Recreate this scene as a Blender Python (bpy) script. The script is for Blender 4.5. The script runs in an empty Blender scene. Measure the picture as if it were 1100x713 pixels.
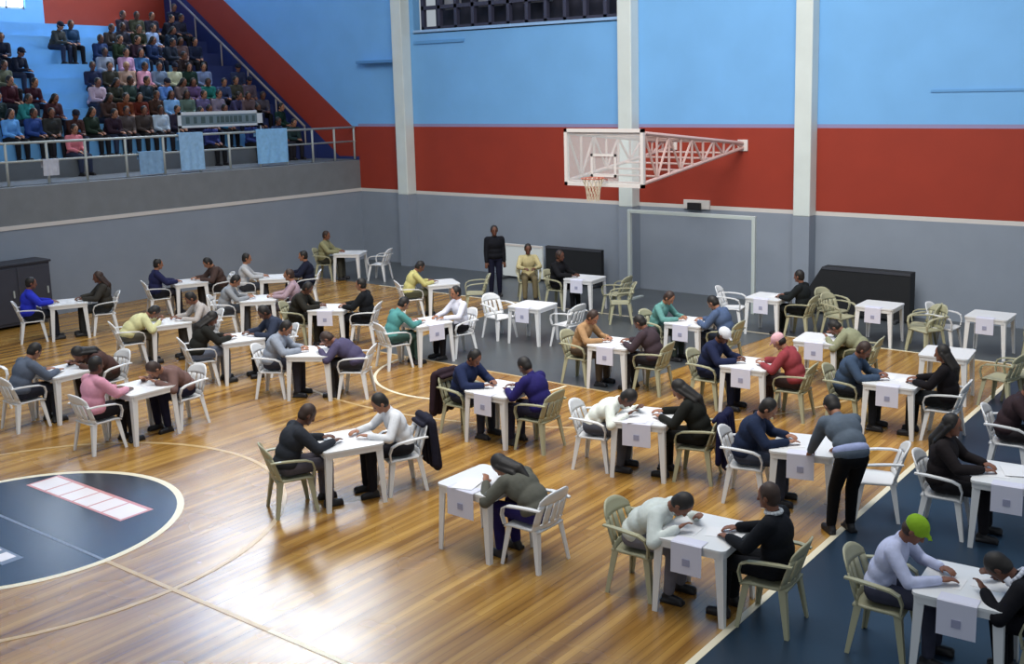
import bpy, bmesh, math, random
from mathutils import Vector, Matrix, Quaternion
C = bpy.context.scene.collection
SC = bpy.context.scene
PI = math.pi

def hexc(h):
    v = [int(h[i:i+2], 16)/255 for i in (0, 2, 4)]
    return tuple((c/12.92 if c <= .04045 else ((c+.055)/1.055)**2.4) for c in v)+(1,)

# ---------------------------------------------------------------- camera, light, exposure
cam_d = bpy.data.cameras.new('camera'); cam = bpy.data.objects.new('camera', cam_d); C.objects.link(cam)
r_ = Vector((0.81024, 0.58580, -0.01841)); u_ = Vector((-0.07888, 0.14012, 0.98699)); f_ = Vector((-0.58076, 0.79825, -0.15974))
M3 = Matrix((r_, u_, -f_)).transposed()
cam.matrix_world = Matrix.Translation((11.7032, -5.5697, 4.6602)) @ M3.to_4x4()
cam_d.sensor_fit = 'HORIZONTAL'; cam_d.sensor_width = 36; cam_d.lens = 36*1145.53/1100
cam_d.shift_x = (550-609.02)/1100; cam_d.shift_y = -(356.5-286.83)/1100
cam_d.clip_end = 200
SC.camera = cam

w = bpy.data.worlds.new('hall_light'); SC.world = w; w.use_nodes = True
wb = w.node_tree.nodes['Background']; wb.inputs[0].default_value = (.80, .90, 1.0, 1); wb.inputs[1].default_value = .45

def area(name, loc, target, size, size_y, power, col=(1, 1, 1), spread=180):
    d = bpy.data.lights.new(name, 'AREA'); d.shape = 'RECTANGLE'; d.size = size; d.size_y = size_y
    d.energy = power; d.color = col; d.spread = math.radians(spread)
    o = bpy.data.objects.new(name, d); C.objects.link(o); o.location = loc
    o.rotation_euler = (Vector(target)-Vector(loc)).to_track_quat('-Z', 'Y').to_euler()
    return o
area('added_wall_light', (6, 2, 15), (0, 16, 4.5), 10, 8, 1060, (1, .97, .92), 105)  # unseen area light added for the back wall, falling off towards the stand
area('added_court_light', (1.5, 5, 14), (1, 5.5, 0), 12, 14, 850, (1, .98, .95), 95)  # unseen area light added overhead to brighten the court

SC.view_settings.view_transform = 'Standard'; SC.view_settings.look = 'None'
SC.view_settings.gamma = 1; SC.view_settings.use_curve_mapping = False
SC.view_settings.exposure = 0.0

# ---------------------------------------------------------------- materials
MATS = {}
def mat(name, col, rough=.6, metal=0, noise=0, scale=3, emit=None, alpha=None, spec=None, bump=0):
    if name in MATS: return MATS[name]
    m = bpy.data.materials.new(name); m.use_nodes = True
    nt = m.node_tree; b = nt.nodes['Principled BSDF']
    c = hexc(col)
    b.inputs['Base Color'].default_value = c; b.inputs['Roughness'].default_value = rough; b.inputs['Metallic'].default_value = metal
    if spec is not None: b.inputs['Specular IOR Level'].default_value = spec
    if noise or bump:
        tc = nt.nodes.new('ShaderNodeTexCoord'); n = nt.nodes.new('ShaderNodeTexNoise'); n.inputs['Scale'].default_value = scale; n.inputs['Detail'].default_value = 5
        nt.links.new(tc.outputs['Object'], n.inputs['Vector'])
    if noise:
        mr = nt.nodes.new('ShaderNodeMapRange'); mr.inputs[3].default_value = 1-noise; mr.inputs[4].default_value = 1+noise
        mr.inputs[1].default_value = .25; mr.inputs[2].default_value = .75
        nt.links.new(n.outputs['Fac'], mr.inputs[0])
        mx = nt.nodes.new('ShaderNodeVectorMath'); mx.operation = 'MULTIPLY'; mx.inputs[0].default_value = c[:3]
        cb = nt.nodes.new('ShaderNodeCombineXYZ')
        for i in range(3): nt.links.new(mr.outputs[0], cb.inputs[i])
        nt.links.new(cb.outputs[0], mx.inputs[1]); nt.links.new(mx.outputs[0], b.inputs['Base Color'])
    if bump:
        bp = nt.nodes.new('ShaderNodeBump'); bp.inputs['Strength'].default_value = bump; bp.inputs['Distance'].default_value = .02
        nt.links.new(n.outputs['Fac'], bp.inputs['Height']); nt.links.new(bp.outputs[0], b.inputs['Normal'])
    if emit: b.inputs['Emission Color'].default_value = hexc(emit[0]); b.inputs['Emission Strength'].default_value = emit[1]
    if alpha is not None: b.inputs['Alpha'].default_value = alpha
    MATS[name] = m
    return m
def cloth(hexs, kind='cloth'):
    return mat(kind+'_'+hexs, hexs, .85, noise=.14, scale=9, spec=.2, bump=.6)

def wood_floor():
    m = bpy.data.materials.new('court_wood'); m.use_nodes = True; nt = m.node_tree; b = nt.nodes['Principled BSDF']
    tc = nt.nodes.new('ShaderNodeTexCoord'); mp = nt.nodes.new('ShaderNodeMapping'); mp.inputs['Rotation'].default_value = (0, 0, PI/2)
    nt.links.new(tc.outputs['Object'], mp.inputs[0])
    br = nt.nodes.new('ShaderNodeTexBrick'); br.inputs['Scale'].default_value = 1; br.inputs['Brick Width'].default_value = 3.4; br.inputs['Row Height'].default_value = .085
    br.inputs['Mortar Size'].default_value = .002; br.inputs['Bias'].default_value = -.1; br.offset = .37
    br.inputs['Color1'].default_value = hexc('ad8a4a'); br.inputs['Color2'].default_value = hexc('8b662c'); br.inputs['Mortar'].default_value = hexc('6a4a22')
    nt.links.new(mp.outputs[0], br.inputs['Vector'])
    # long soft streaks along the boards
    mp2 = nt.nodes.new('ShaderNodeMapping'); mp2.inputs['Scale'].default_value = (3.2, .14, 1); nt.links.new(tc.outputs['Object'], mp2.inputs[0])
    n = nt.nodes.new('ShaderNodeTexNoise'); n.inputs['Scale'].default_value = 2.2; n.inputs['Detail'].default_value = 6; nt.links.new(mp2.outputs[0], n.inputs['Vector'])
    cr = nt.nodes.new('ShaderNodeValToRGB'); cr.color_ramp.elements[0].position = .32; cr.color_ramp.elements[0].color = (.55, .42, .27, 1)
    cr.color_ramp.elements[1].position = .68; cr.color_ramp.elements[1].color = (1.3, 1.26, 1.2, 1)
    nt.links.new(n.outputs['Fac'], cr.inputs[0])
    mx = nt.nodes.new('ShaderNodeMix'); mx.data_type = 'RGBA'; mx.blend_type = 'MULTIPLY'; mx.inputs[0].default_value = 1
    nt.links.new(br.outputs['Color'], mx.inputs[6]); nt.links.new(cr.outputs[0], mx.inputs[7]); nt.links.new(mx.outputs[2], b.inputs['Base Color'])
    b.inputs['Specular IOR Level'].default_value = .85
    n2 = nt.nodes.new('ShaderNodeTexNoise'); n2.inputs['Scale'].default_value = 1.3; nt.links.new(tc.outputs['Object'], n2.inputs['Vector'])
    mr = nt.nodes.new('ShaderNodeMapRange'); mr.inputs[3].default_value = .17; mr.inputs[4].default_value = .34; nt.links.new(n2.outputs['Fac'], mr.inputs[0]); nt.links.new(mr.outputs[0], b.inputs['Roughness'])
    bp = nt.nodes.new('ShaderNodeBump'); bp.inputs['Strength'].default_value = .12; bp.inputs['Distance'].default_value = .02
    nt.links.new(n2.outputs['Fac'], bp.inputs['Height']); nt.links.new(bp.outputs[0], b.inputs['Normal'])
    return m

# ---------------------------------------------------------------- mesh helpers
def box(bm, lo, hi, mi=0, bev=0):
    x0, y0, z0 = lo; x1, y1, z1 = hi
    vs = [bm.verts.new(p) for p in ((x0,y0,z0),(x1,y0,z0),(x1,y1,z0),(x0,y1,z0),(x0,y0,z1),(x1,y0,z1),(x1,y1,z1),(x0,y1,z1))]
    fs = [bm.faces.new([vs[i] for i in q]) for q in ((0,3,2,1),(4,5,6,7),(0,1,5,4),(1,2,6,5),(2,3,7,6),(3,0,4,7))]
    for f in fs: f.material_index = mi
    if bev:
        es = list({e for f in fs for e in f.edges})
        bmesh.ops.bevel(bm, geom=es, offset=bev, segments=2, affect='EDGES', profile=.5)
    return vs
def prism(bm, pts, off, mi=0):
    """polygon pts (3-D, planar) extruded by vector off"""
    off = Vector(off); a = [bm.verts.new(p) for p in pts]; b = [bm.verts.new(Vector(p)+off) for p in pts]
    n = len(pts); fs = [bm.faces.new(a), bm.faces.new(b[::-1])]
    for i in range(n): fs.append(bm.faces.new((a[i], b[i], b[(i+1) % n], a[(i+1) % n])))
    for f in fs: f.material_index = mi
def basis(d):
    d = Vector(d).normalized(); q = Vector((0, 0, 1)).rotation_difference(d); return q.to_matrix()
def cap(bm, p0, r0, p1, r1, seg=12, sx=1.0):
    """closed tapered capsule"""
    p0 = Vector(p0); p1 = Vector(p1); B = basis(p1-p0); L = (p1-p0).length
    rings = []
    prof = [(-math.cos(a)*r0, math.sin(a)*r0) for a in (0, .5, 1.05)] + [(0, r0), (L, r1)] + [(L+math.cos(a)*r1, math.sin(a)*r1) for a in (1.05, .5, 0)]
    a = bm.verts.new(p0+B@Vector((0, 0, prof[0][0])))
    z = bm.verts.new(p0+B@Vector((0, 0, prof[-1][0])))
    for (h, r) in prof[1:-1]:
        rings.append([bm.verts.new(p0+B@Vector((math.cos(t)*r*sx, math.sin(t)*r, h))) for t in [2*PI*i/seg for i in range(seg)]])
    for i in range(seg):
        j = (i+1) % seg
        bm.faces.new((a, rings[0][j], rings[0][i])); bm.faces.new((z, rings[-1][i], rings[-1][j]))
        for k in range(len(rings)-1): bm.faces.new((rings[k][i], rings[k][j], rings[k+1][j], rings[k+1][i]))
def ell(bm, c, r, R=None, seg=20):
    m = Matrix.Translation(Vector(c)) @ ((R or Matrix.Identity(3)).to_4x4()) @ Matrix.Diagonal((r[0], r[1], r[2], 1))
    bmesh.ops.create_uvsphere(bm, u_segments=seg, v_segments=seg//2+2, radius=1, matrix=m)
def tube(bm, pts, r, seg=8):
    """open polyline swept with a round section, capped"""
    pts = [Vector(p) for p in pts]; rings = []
    for i, p in enumerate(pts):
        d = (pts[min(i+1, len(pts)-1)]-pts[max(i-1, 0)]); B = basis(d); rr = r[i] if isinstance(r, (list, tuple)) else r
        rings.append([bm.verts.new(p+B@Vector((math.cos(t)*rr, math.sin(t)*rr, 0))) for t in [2*PI*k/seg for k in range(seg)]])
    for a, b in zip(rings, rings[1:]):
        for i in range(seg):
            j = (i+1) % seg; bm.faces.new((a[i], a[j], b[j], b[i]))
    bm.faces.new(rings[0][::-1]); bm.faces.new(rings[-1])
def rod(bm, a, b, r, seg=8): tube(bm, [a, b], r, seg)

def to_mesh(bm, name, mats, smooth=False):
    bmesh.ops.recalc_face_normals(bm, faces=bm.faces[:])
    me = bpy.data.meshes.new(name); bm.to_mesh(me); bm.free()
    for m in mats: me.materials.append(m)
    if smooth:
        for p in me.polygons: p.use_smooth = True
    return me
def obj(name, me, parent=None, loc=None):
    o = bpy.data.objects.new(name, me); C.objects.link(o)
    if parent: o.parent = parent
    if loc: o.location = loc
    return o
def mk(name, bm, mats, parent=None, smooth=False, kind=None, loc=None):
    if not isinstance(mats, (list, tuple)): mats = [mats]
    o = obj(name, to_mesh(bm, name, mats, smooth), parent, loc)
    if kind: o['kind'] = kind
    return o
def empty(name, label, cat, loc=(0, 0, 0), rz=0, group=None):
    o = bpy.data.objects.new(name, None); C.objects.link(o); o.location = loc; o.rotation_euler = (0, 0, rz); o.empty_display_size = .1
    return tag(o, label, cat, group)
def tag(o, label, cat, group=None):
    o['label'] = label; o['category'] = cat
    if group: o['group'] = group
    return o
def copy_tree(o, parent=None):
    c = o.copy(); C.objects.link(c)
    if parent: c.parent = parent; c.matrix_parent_inverse = o.matrix_parent_inverse
    for ch in list(o.children): copy_tree(ch, c)
    return c
def remeshed(bm, name, voxel, smooth=3, ratio=.3):
    """merge overlapping closed volumes into one continuous surface"""
    bmesh.ops.recalc_face_normals(bm, faces=bm.faces[:])
    me = bpy.data.meshes.new('tmp'); bm.to_mesh(me); bm.free()
    o = bpy.data.objects.new('tmp', me); C.objects.link(o)
    m = o.modifiers.new('r', 'REMESH'); m.mode = 'VOXEL'; m.voxel_size = voxel
    if smooth: s = o.modifiers.new('s', 'SMOOTH'); s.factor = .5; s.iterations = smooth
    d = o.modifiers.new('d', 'DECIMATE'); d.ratio = ratio
    dg = bpy.context.evaluated_depsgraph_get()
    out = bpy.data.meshes.new_from_object(o.evaluated_get(dg)); out.name = name
    bpy.data.objects.remove(o); bpy.data.meshes.remove(me)
    for p in out.polygons: p.use_smooth = True
    out.materials.clear()
    return out

# ---------------------------------------------------------------- the hall
YW, XL, XS = 16.02, -11.36, 7.67
blue = mat('wall_blue', '72ace1', .7, noise=.05, scale=1.2)
red = mat('wall_red', '932f1c', .75, noise=.07, scale=1.5)
grey = mat('wall_grey', '858e9b', .75, noise=.05, scale=1.5)
navy = mat('wall_navy', '26336a', .6, noise=.08, scale=2)
strip = mat('stripe_white', 'cdc8c4', .5)
lilac = mat('stripe_lilac', '8b86ad', .6)
offwhite = mat('column_white', 'ced6d3', .5, noise=.05, scale=2)
fascia = mat('fascia_grey', '74787c', .7, noise=.08, scale=3)
steel = mat('rail_paint', 'a7adab', .45)
wood = wood_floor()
darkfloor = mat('dark_floor', '4b5054', .35, noise=.12, scale=2)
bluefloor = mat('blue_floor', '1b2e40', .4, noise=.25, scale=.8)
cream = mat('line_cream', 'e2d8bd', .35)

bm = bmesh.new(); box(bm, (XL, -9, -.12), (XS+.01, 13.1, 0)); mk('floor', bm, wood, kind='structure')
bm = bmesh.new(); box(bm, (XL, 13.1, -.12), (XS+.01, YW, 0)); mk('floor_apron', bm, darkfloor, kind='structure')
bm = bmesh.new(); box(bm, (XS+.01, -9, -.12), (16, YW, 0)); mk('floor_side', bm, bluefloor, kind='structure')
def poly_floor(name, pts, z, m, kind='structure'):
    bm = bmesh.new(); prism(bm, [(x, y, 0.0005) for x, y in pts], (0, 0, z)); return mk(name, bm, m, kind=kind)
def ring(name, cx, cy, r, wd, a0, a1, m, z=.004, n=72):
    bm = bmesh.new(); A = []
    for i in range(n+1):
        a = a0+(a1-a0)*i/n; A.append([bm.verts.new((cx+math.cos(a)*q, cy+math.sin(a)*q, h)) for q, h in ((r-wd/2, .0005), (r+wd/2, .0005), (r+wd/2, z), (r-wd/2, z))])
    for p, q in zip(A, A[1:]):
        for k in range(4): bm.faces.new((p[k], p[(k+1) % 4], q[(k+1) % 4], q[k]))
    return mk(name, bm, m, kind='structure')
def line(name, x0, y0, x1, y1, wd, m=cream, z=.004):
    d = Vector((x1-x0, y1-y0, 0)).normalized(); n = Vector((-d.y, d.x, 0))*wd/2
    pts = [(x0+n.x, y0+n.y), (x1+n.x, y1+n.y), (x1-n.x, y1-n.y), (x0-n.x, y0-n.y)]
    return poly_floor(name, pts, z, m)
logo = mat('logo_slate', '343a44', .25, noise=.12, scale=3)
pale = mat('line_pale', '6f7a8c', .3)
palewood = mat('line_faint', 'bfa272', .3)
keym = mat('key_paint', '4a4e50', .35, noise=.1, scale=2)
poly_floor('floor_key', [(-2.6, 8.0), (2.6, 8.0), (3.1, 13.1), (-3.1, 13.1)], .002, keym)
poly_floor('floor_disc', [(1.66*math.cos(2*PI*i/64), 1.66*math.sin(2*PI*i/64)) for i in range(64)], .002, logo)
ring('floor_line_disc', 0, 0, 1.69, .08, 0, 2*PI, cream)
ring('floor_line_centre_circle', 0, 0, 2.86, .06, 0, 2*PI, palewood)
ring('floor_line_throw_circle', 0, 7.95, 1.8, .05, PI, 2*PI, cream)
ring('floor_line_arc', 0, 11.6, 6.25, .05, PI+.25, 2*PI-.25, palewood)
line('floor_line_side', XS, -9, XS, YW-1.36, .07)
line('floor_line_half', 1.72, 0, 4.3, 0, .05, palewood)
line('floor_line_half', 4.3, 0, XS-.03, 0, .05)
line('floor_line_half', -1.65, 0, 1.65, 0, .035, pale, .005)
line('floor_line_half', -7.7, 0, -1.73, 0, .05, palewood)
line('floor_line_end', -7.7, 13.06, XS-.05, 13.06, .05)
line('floor_line_throw', -2.6, 8.0, 2.6, 8.0, .05, palewood)
# lettering bars of the court emblem
lw = mat('emblem_white', 'e6e0e2', .3); lr = mat('emblem_pink', 'c88a8a', .3)
poly_floor('floor_emblem', [(-1.2, .68), (.86, .68), (.86, 1.1), (-1.2, 1.1)], .004, lr)
for i, (x0, x1) in enumerate([(-1.16, -.82), (-.79, -.5), (-.47, -.2), (-.17, .12), (.15, .42), (.45, .82)]):
    poly_floor('floor_emblem_letter', [(x0, .71), (x1, .71), (x1, 1.05), (x0, 1.05)], .006, lw)
poly_floor('floor_emblem', [(-.9, -.66), (.9, -.66), (.9, -.44), (-.9, -.44)], .004, pale)
for i in range(6):
    x0 = -.84+i*.29; poly_floor('floor_emblem_letter', [(x0, -.63), (x0+.2, -.63), (x0+.2, -.47), (x0, -.47)], .006, lw)

# back wall, painted in bands
def low(X): return 3.82-.714*(X+13.35)
def up(X): return 3.87-.706*(X+11.6)
TOP = 17.0
bands = [
 ([(XL,0),(16,0),(16,2.0),(XL,2.0)], 2), ([(XL,2.0),(16,2.0),(16,2.09),(XL,2.09)], 4),
 ([(XL,2.09),(16,2.09),(16,3.86),(XL,3.86)], 1), ([(XL,3.86),(16,3.86),(16,3.94),(XL,3.94)], 5),
 ([(XL,3.94),(-9.0,3.94),(-9.0,TOP),(XL,TOP)], 0), ([(-9.0,3.94),(-2.35,3.94),(-2.35,6.45),(-9.0,6.45)], 0), ([(-9.0,9.2),(-2.35,9.2),(-2.35,TOP),(-9.0,TOP)], 0),
 ([(-2.35,3.94),(16,3.94),(16,TOP),(-2.35,TOP)], 0),
 ([(XL,0),(XL,3.0),(-12.2,3.0),(-20.6,low(-20.6)),(-20.6,0)], 3),
 ([(XL,3.0),(XL,3.86),(-11.6,3.87),(-20.6,up(-20.6)),(-20.6,low(-20.6)),(-12.2,3.0)], 1),
 ([(XL,3.86),(XL,10.2),(-20.6,10.2),(-20.6,up(-20.6)),(-11.6,3.87)], 0),
 ([(XL,15.8),(XL,TOP),(-20.6,TOP),(-20.6,15.8)], 0)]
for x in (-11.36, -13.5, -16.0, -18.5, -20.6): bands.append(([(x-.25 if x > -20 else -20.6, 10.2), (x if x > -20 else -20.35, 10.2), (x if x > -20 else -20.35, 15.8), (x-.25 if x > -20 else -20.6, 15.8)], 0))
bm = bmesh.new()
for pts, mi in bands: prism(bm, [(x, YW, z) for x, z in pts], (0, .25, 0), mi)
mk('wall_back', bm, [blue, red, grey, navy, strip, lilac], kind='structure')
# left wall below the balcony
bm = bmesh.new()
box(bm, (XL-.25, -9, 0), (XL, YW, 2.0), 0); box(bm, (XL-.25, -9, 2.0), (XL+.02, YW, 2.09), 1); box(bm, (XL-.25, -9, 2.09), (XL, YW, 2.9), 2)
mk('wall_left', bm, [grey, strip, fascia], kind='structure')
# the grandstand: deck and ten steps
Z0, RISE, RUN, X0 = 2.92, .403, .62, -13.2
sb = mat('stand_blue', '68a6da', .7, noise=.07, scale=2); sn = mat('stand_navy', '263468', .7, noise=.08, scale=2); dk = mat('deck_concrete', '5d6268', .8, noise=.1, scale=3)
bm = bmesh.new(); box(bm, (X0, -2, Z0-.2), (XL-.25, YW, Z0), 0)
mk('floor_stand_deck', bm, dk, kind='structure')
bm = bmesh.new()
for k in range(10):
    xf = X0-RUN*k; z = Z0+RISE*(k+1)
    for y0, y1, mi in ((-2, 14.0, 0 if k else 2), (14.0, YW, 1)): box(bm, (xf-RUN if k < 9 else -20.3, y0, z-RISE-.1), (xf, y1, z), mi)
mk('floor_stand_steps', bm, [sb, sn, dk], kind='structure')
# upper wall behind the stand with windows
bm = bmesh.new(); XB = -20.3
zt = Z0+RISE*10-.3
box(bm, (XB-.25, 11.9, zt), (XB, YW, 8.9), 1)
box(bm, (XB-.25, -2, zt), (XB, 11.9, 7.45), 0); box(bm, (XB-.25, -2, 9.3), (XB, YW, TOP), 0); box(bm, (XB-.25, 11.9, 8.9), (XB, YW, 9.3), 0)
ywin = [(10.3, 11.35)]
prev = -2
for a, b in ywin: box(bm, (XB-.25, prev, 7.45), (XB, a, 9.3), 0); prev = b
box(bm, (XB-.25, prev, 7.45), (XB, 11.9, 9.3), 0)
mk('wall_left_upper', bm, [blue, red], kind='structure')
daylight = mat('daylight_pane', 'ffffff', .3, emit=('e8f4ff', 12.0)); daylight2 = mat('bright_pane', 'ffffff', .3, emit=('eef6ff', 17.0))
frame_m = mat('window_frame', 'c8ccd0', .4)
n_ = 0
for a, b in ywin:
    n_ += 1
    bm = bmesh.new(); box(bm, (XB-.2, a, 7.45), (XB-.15, b, 9.3)); wn = mk('window_%d' % n_, bm, daylight, kind='structure')
    bm = bmesh.new(); 
    for y in (a, (a+b)/2, b): box(bm, (XB-.14, y-.03, 7.45), (XB-.06, y+.03, 9.3))
    for z in (7.48, 8.4, 9.27): box(bm, (XB-.14, a, z-.03), (XB-.06, b, z+.03))
    mk('window_frame', bm, frame_m, wn)
xs = [-20.35, -18.75], [-18.5, -16.25], [-16.0, -13.75], [-13.5, -11.61]
for a, b in xs:
    n_ += 1
    bm = bmesh.new(); box(bm, (a, YW+.15, 10.2), (b, YW+.2, 15.8)); wn = mk('window_%d' % n_, bm, daylight2, kind='structure')
    bm = bmesh.new()
    for i in range(4): x = a+(b-a)*i/3; box(bm, (x-.03, YW+.05, 10.2), (x+.03, YW+.13, 15.8))
    for z in (10.23, 11.9, 13.8, 15.77): box(bm, (a, YW+.05, z-.03), (b, YW+.13, z+.03))
    mk('window_frame', bm, frame_m, wn)
# dark louvred gallery opening between the first two columns
bm = bmesh.new(); dko = mat('gallery_dark', '2b2c3c', .7, noise=.25, scale=4)
box(bm, (-9.0, YW+.9, 6.3), (-2.35, YW+1.0, 9.3)); box(bm, (-9.0, YW, 6.35), (-2.35, YW+.95, 6.45))
wn = mk('window_6', bm, dko, kind='structure')
bm = bmesh.new(); fr = mat('gallery_bars', '3b3c50', .6)
for i in range(12): x = -8.95+i*.6; box(bm, (x-.05, YW+.3, 6.45), (x+.05, YW+.42, 9.2))
for z in (6.5, 7.05, 7.7, 8.4): box(bm, (-9.0, YW+.3, z-.05), (-2.35, YW+.42, z+.05))
mk('window_bars', bm, fr, wn)
bm = bmesh.new()
for x0, x1 in ((-8.3, -7.75), (-7.1, -6.25), (-5.6, -4.7)): box(bm, (x0, YW+.5, 6.98), (x1, YW+.56, 7.75))
mk('window_pane', bm, mat('gallery_pale', '90929c', .5, noise=.2, scale=3), wn)
bm = bmesh.new(); box(bm, (-9.0, YW-.04, 6.38), (-2.35, YW, 6.45)); mk('trim_1', bm, mat('sill_blue', '93b8e2', .5), kind='structure')
ledge = mat('ledge_blue', '4f86bd', .5)
bm = bmesh.new(); box(bm, (-11.1, YW-.22, 5.62), (-9.5, YW, 5.70)); mk('trim_2', bm, ledge, kind='structure')
bm = bmesh.new(); box(bm, (-9.0, YW-.04, 6.08), (-7.2, YW, 6.16)); mk('painted_shadow_line', bm, mat('shadow_and_line_blue', '5f99cf', .5), kind='structure')  # thin strip in darker blue, colour stands in for a shadow line
bm = bmesh.new(); box(bm, (5.0, YW-.02, 4.57), (8.5, YW, 4.62)); mk('trim_4', bm, mat('shadow_and_line_blue', '5f99cf', .5), kind='structure')
bm = bmesh.new(); box(bm, (-20.6, -6, 17.0), (-9.5, YW+.25, 17.2)); mk('ceiling', bm, mat('ceiling_grey', '8e9498', .8), kind='structure')  # unseen slab added over the stand only, to shade it
# columns, grey below the white stripe
for xc in (-9.33, -2.0, 2.45, 9.9):
    bm = bmesh.new(); box(bm, (xc-.19, YW-.35, 2.0), (xc+.19, YW, TOP), 0, .02); box(bm, (xc-.19, YW-.35, 0), (xc+.19, YW, 2.0), 1)
    mk('wall_column', bm, [offwhite, grey], kind='structure')
# ---------------------------------------------------------------- balcony railing, stair rail, cloths, banner
rail = empty('balcony_railing', 'pale metal railing along the front of the spectator balcony', 'railing', (XL-.12, 0, Z0))
bm = bmesh.new(); rod(bm, (0, -2, .92), (0, YW-.02, .92), .03); mk('top_rail', bm, steel, rail, True)
bm = bmesh.new(); rod(bm, (0, -2, .52), (0, YW-.02, .52), .025); mk('mid_rail', bm, steel, rail, True)
for y in (5.0, 5.95, 6.85, 7.75, 8.75, 9.75, 10.75, 11.65, 12.6, 13.5, 14.4, 15.2, 15.95):
    bm = bmesh.new(); rod(bm, (0, 0, 0), (0, 0, .92), .03); mk('post', bm, steel, rail, True, loc=(0, y, 0))
srail = empty('stair_railing', 'thin sloping handrail climbing the stand beside the red diagonal band', 'railing', (-13.35, 15.75, Z0))
A = Vector((0, 0, .95)); B = Vector((-6.2, 0, .95+6.2*.70))
bm = bmesh.new(); rod(bm, A, B, .035); mk('top_rail', bm, mat('stair_rail_paint', '8f8580', .5), srail, True)
for i in range(6):
    p = A.lerp(B, i/5); zt_ = RISE*max(0, math.floor((-.15-p.x)/RUN+1)) if i else 0
    bm = bmesh.new(); rod(bm, (p.x, 0, min(zt_, p.z-.1)), p, .025); mk('post', bm, MATS['stair_rail_paint'], srail, True)

def hung_cloth(name, y0, y1, z0, z1, col, label, cat, x=XL-.12, seed=1):
    rnd = random.Random(seed); bm = bmesh.new(); ny, nz = 12, 8; g = []
    for side in (0, 1):
        G = []
        for i in range(ny+1):
            row = []
            for j in range(nz+1):
                t = j/nz; y = y0+(y1-y0)*i/ny; z = z1+(z0-z1)*t
                xx = x+.045+.02*math.sin(i*1.7+seed)*t+(.004 if side else 0)
                row.append(bm.verts.new((xx, y, z)))
            G.append(row)
        g.append(G)
    for G in g:
        for i in range(ny):
            for j in range(nz): bm.faces.new((G[i][j], G[i+1][j], G[i+1][j+1], G[i][j+1]))
    # fold over the rail
    top = [bm.verts.new((x-.04, y0+(y1-y0)*i/ny, z1+.005)) for i in range(ny+1)]; low_ = [bm.verts.new((x-.045, y0+(y1-y0)*i/ny, z1-.18)) for i in range(ny+1)]
    for i in range(ny):
        bm.faces.new((g[0][i][0], g[0][i+1][0], top[i+1], top[i])); bm.faces.new((top[i], top[i+1], low_[i+1], low_[i]))
    return tag(mk(name, bm, cloth(col), smooth=True), label, cat, 'cloths on the balcony railing')
hung_cloth('cloth', 10.16, 10.85, 2.98, 3.9, '8fb6da', 'light blue cloth over the railing below the left end of the banner', 'cloth', seed=1)
hung_cloth('cloth', 12.47, 13.5, 3.0, 3.9, '86b9e4', 'wide light blue cloth over the railing at the right end of the banner', 'cloth', seed=2)
hung_cloth('cloth', 9.05, 9.7, 2.96, 3.5, '7d9fc0', 'dull blue cloth on the middle rail, left of the other blue cloths', 'cloth', seed=3)
hung_cloth('cloth', 6.72, 7.08, 3.1, 3.46, 'b9bcc8', 'small whitish cloth tied to the railing near the left edge', 'cloth', seed=4)
ban = empty('banner', 'long white framed banner with green grey lettering in front of the spectators', 'banner', (-12.75, 12.4, Z0))
bm = bmesh.new(); box(bm, (-.012, -1.32, 1.08), (.012, 1.32, 1.45)); mk('sheet', bm, mat('banner_green', '6f8088', .6), ban)
bm = bmesh.new()
for lo, hi in (((.013, -1.34, 1.39), (.02, 1.34, 1.47)), ((.013, -1.34, 1.06), (.02, 1.34, 1.12)), ((.013, -1.34, 1.06), (.02, -1.24, 1.47)), ((.013, 1.16, 1.06), (.02, 1.34, 1.47))): box(bm, lo, hi)
mk('border', bm, mat('banner_white', 'd2d6da', .6), ban)
rnd = random.Random(5); y = -1.1
while y < 1.0:
    wd = rnd.uniform(.07, .13); bm = bmesh.new(); box(bm, (.013, y, 1.17), (.018, y+wd, 1.34)); y += wd+rnd.choice((.04, .04, .13)); mk('letter', bm, mat('banner_text', '46585a', .6), ban)
for y in (-1.3, 1.3):
    bm = bmesh.new(); rod(bm, (-.03, 0, 0), (-.03, 0, 1.45), .018); mk('pole', bm, steel, ban, loc=(0, y, 0))

# ---------------------------------------------------------------- basketball goal on its wall truss
wp = mat('white_paint', 'd6cfcb', .45)
bb = empty('basketball_backboard', 'glass basketball backboard with hoop carried on a white lattice truss from the red wall', 'basketball hoop', (0, 11.8, 2.9))
bm = bmesh.new(); box(bm, (-.9, 0, 0), (.9, .012, 1.05)); mk('glass_board', bm, mat('board_glass', 'd8dedd', .15, alpha=.3), bb)
bm = bmesh.new()
for lo, hi in (((-.93, -.03, -.04), (.93, .04, .03)), ((-.93, -.03, 1.02), (.93, .04, 1.09)), ((-.93, -.03, -.04), (-.86, .04, 1.09)), ((.86, -.03, -.04), (.93, .04, 1.09))): box(bm, lo, hi)
mk('board_frame', bm, wp, bb)
bm = bmesh.new()
for lo, hi in (((-.3, -.012, .15), (.3, -.004, .2)), ((-.3, -.012, .55), (.3, -.004, .6)), ((-.3, -.012, .15), (-.25, -.004, .6)), ((.25, -.012, .15), (.3, -.004, .6))): box(bm, lo, hi)
mk('target_square', bm, wp, bb)
bm = bmesh.new(); N = 28
pts = [(.225*math.cos(2*PI*i/N), -.375+.225*math.sin(2*PI*i/N), .15) for i in range(N)]
for i in range(N): rod(bm, pts[i], pts[(i+1) % N], .011, 6)
rod(bm, (-.08, -.0, .1), (-.08, -.17, .15), .012); rod(bm, (.08, -.0, .1), (.08, -.17, .15), .012)
mk('rim', bm, mat('rim_orange', 'b0533a', .4), bb)
bm = bmesh.new()
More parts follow.
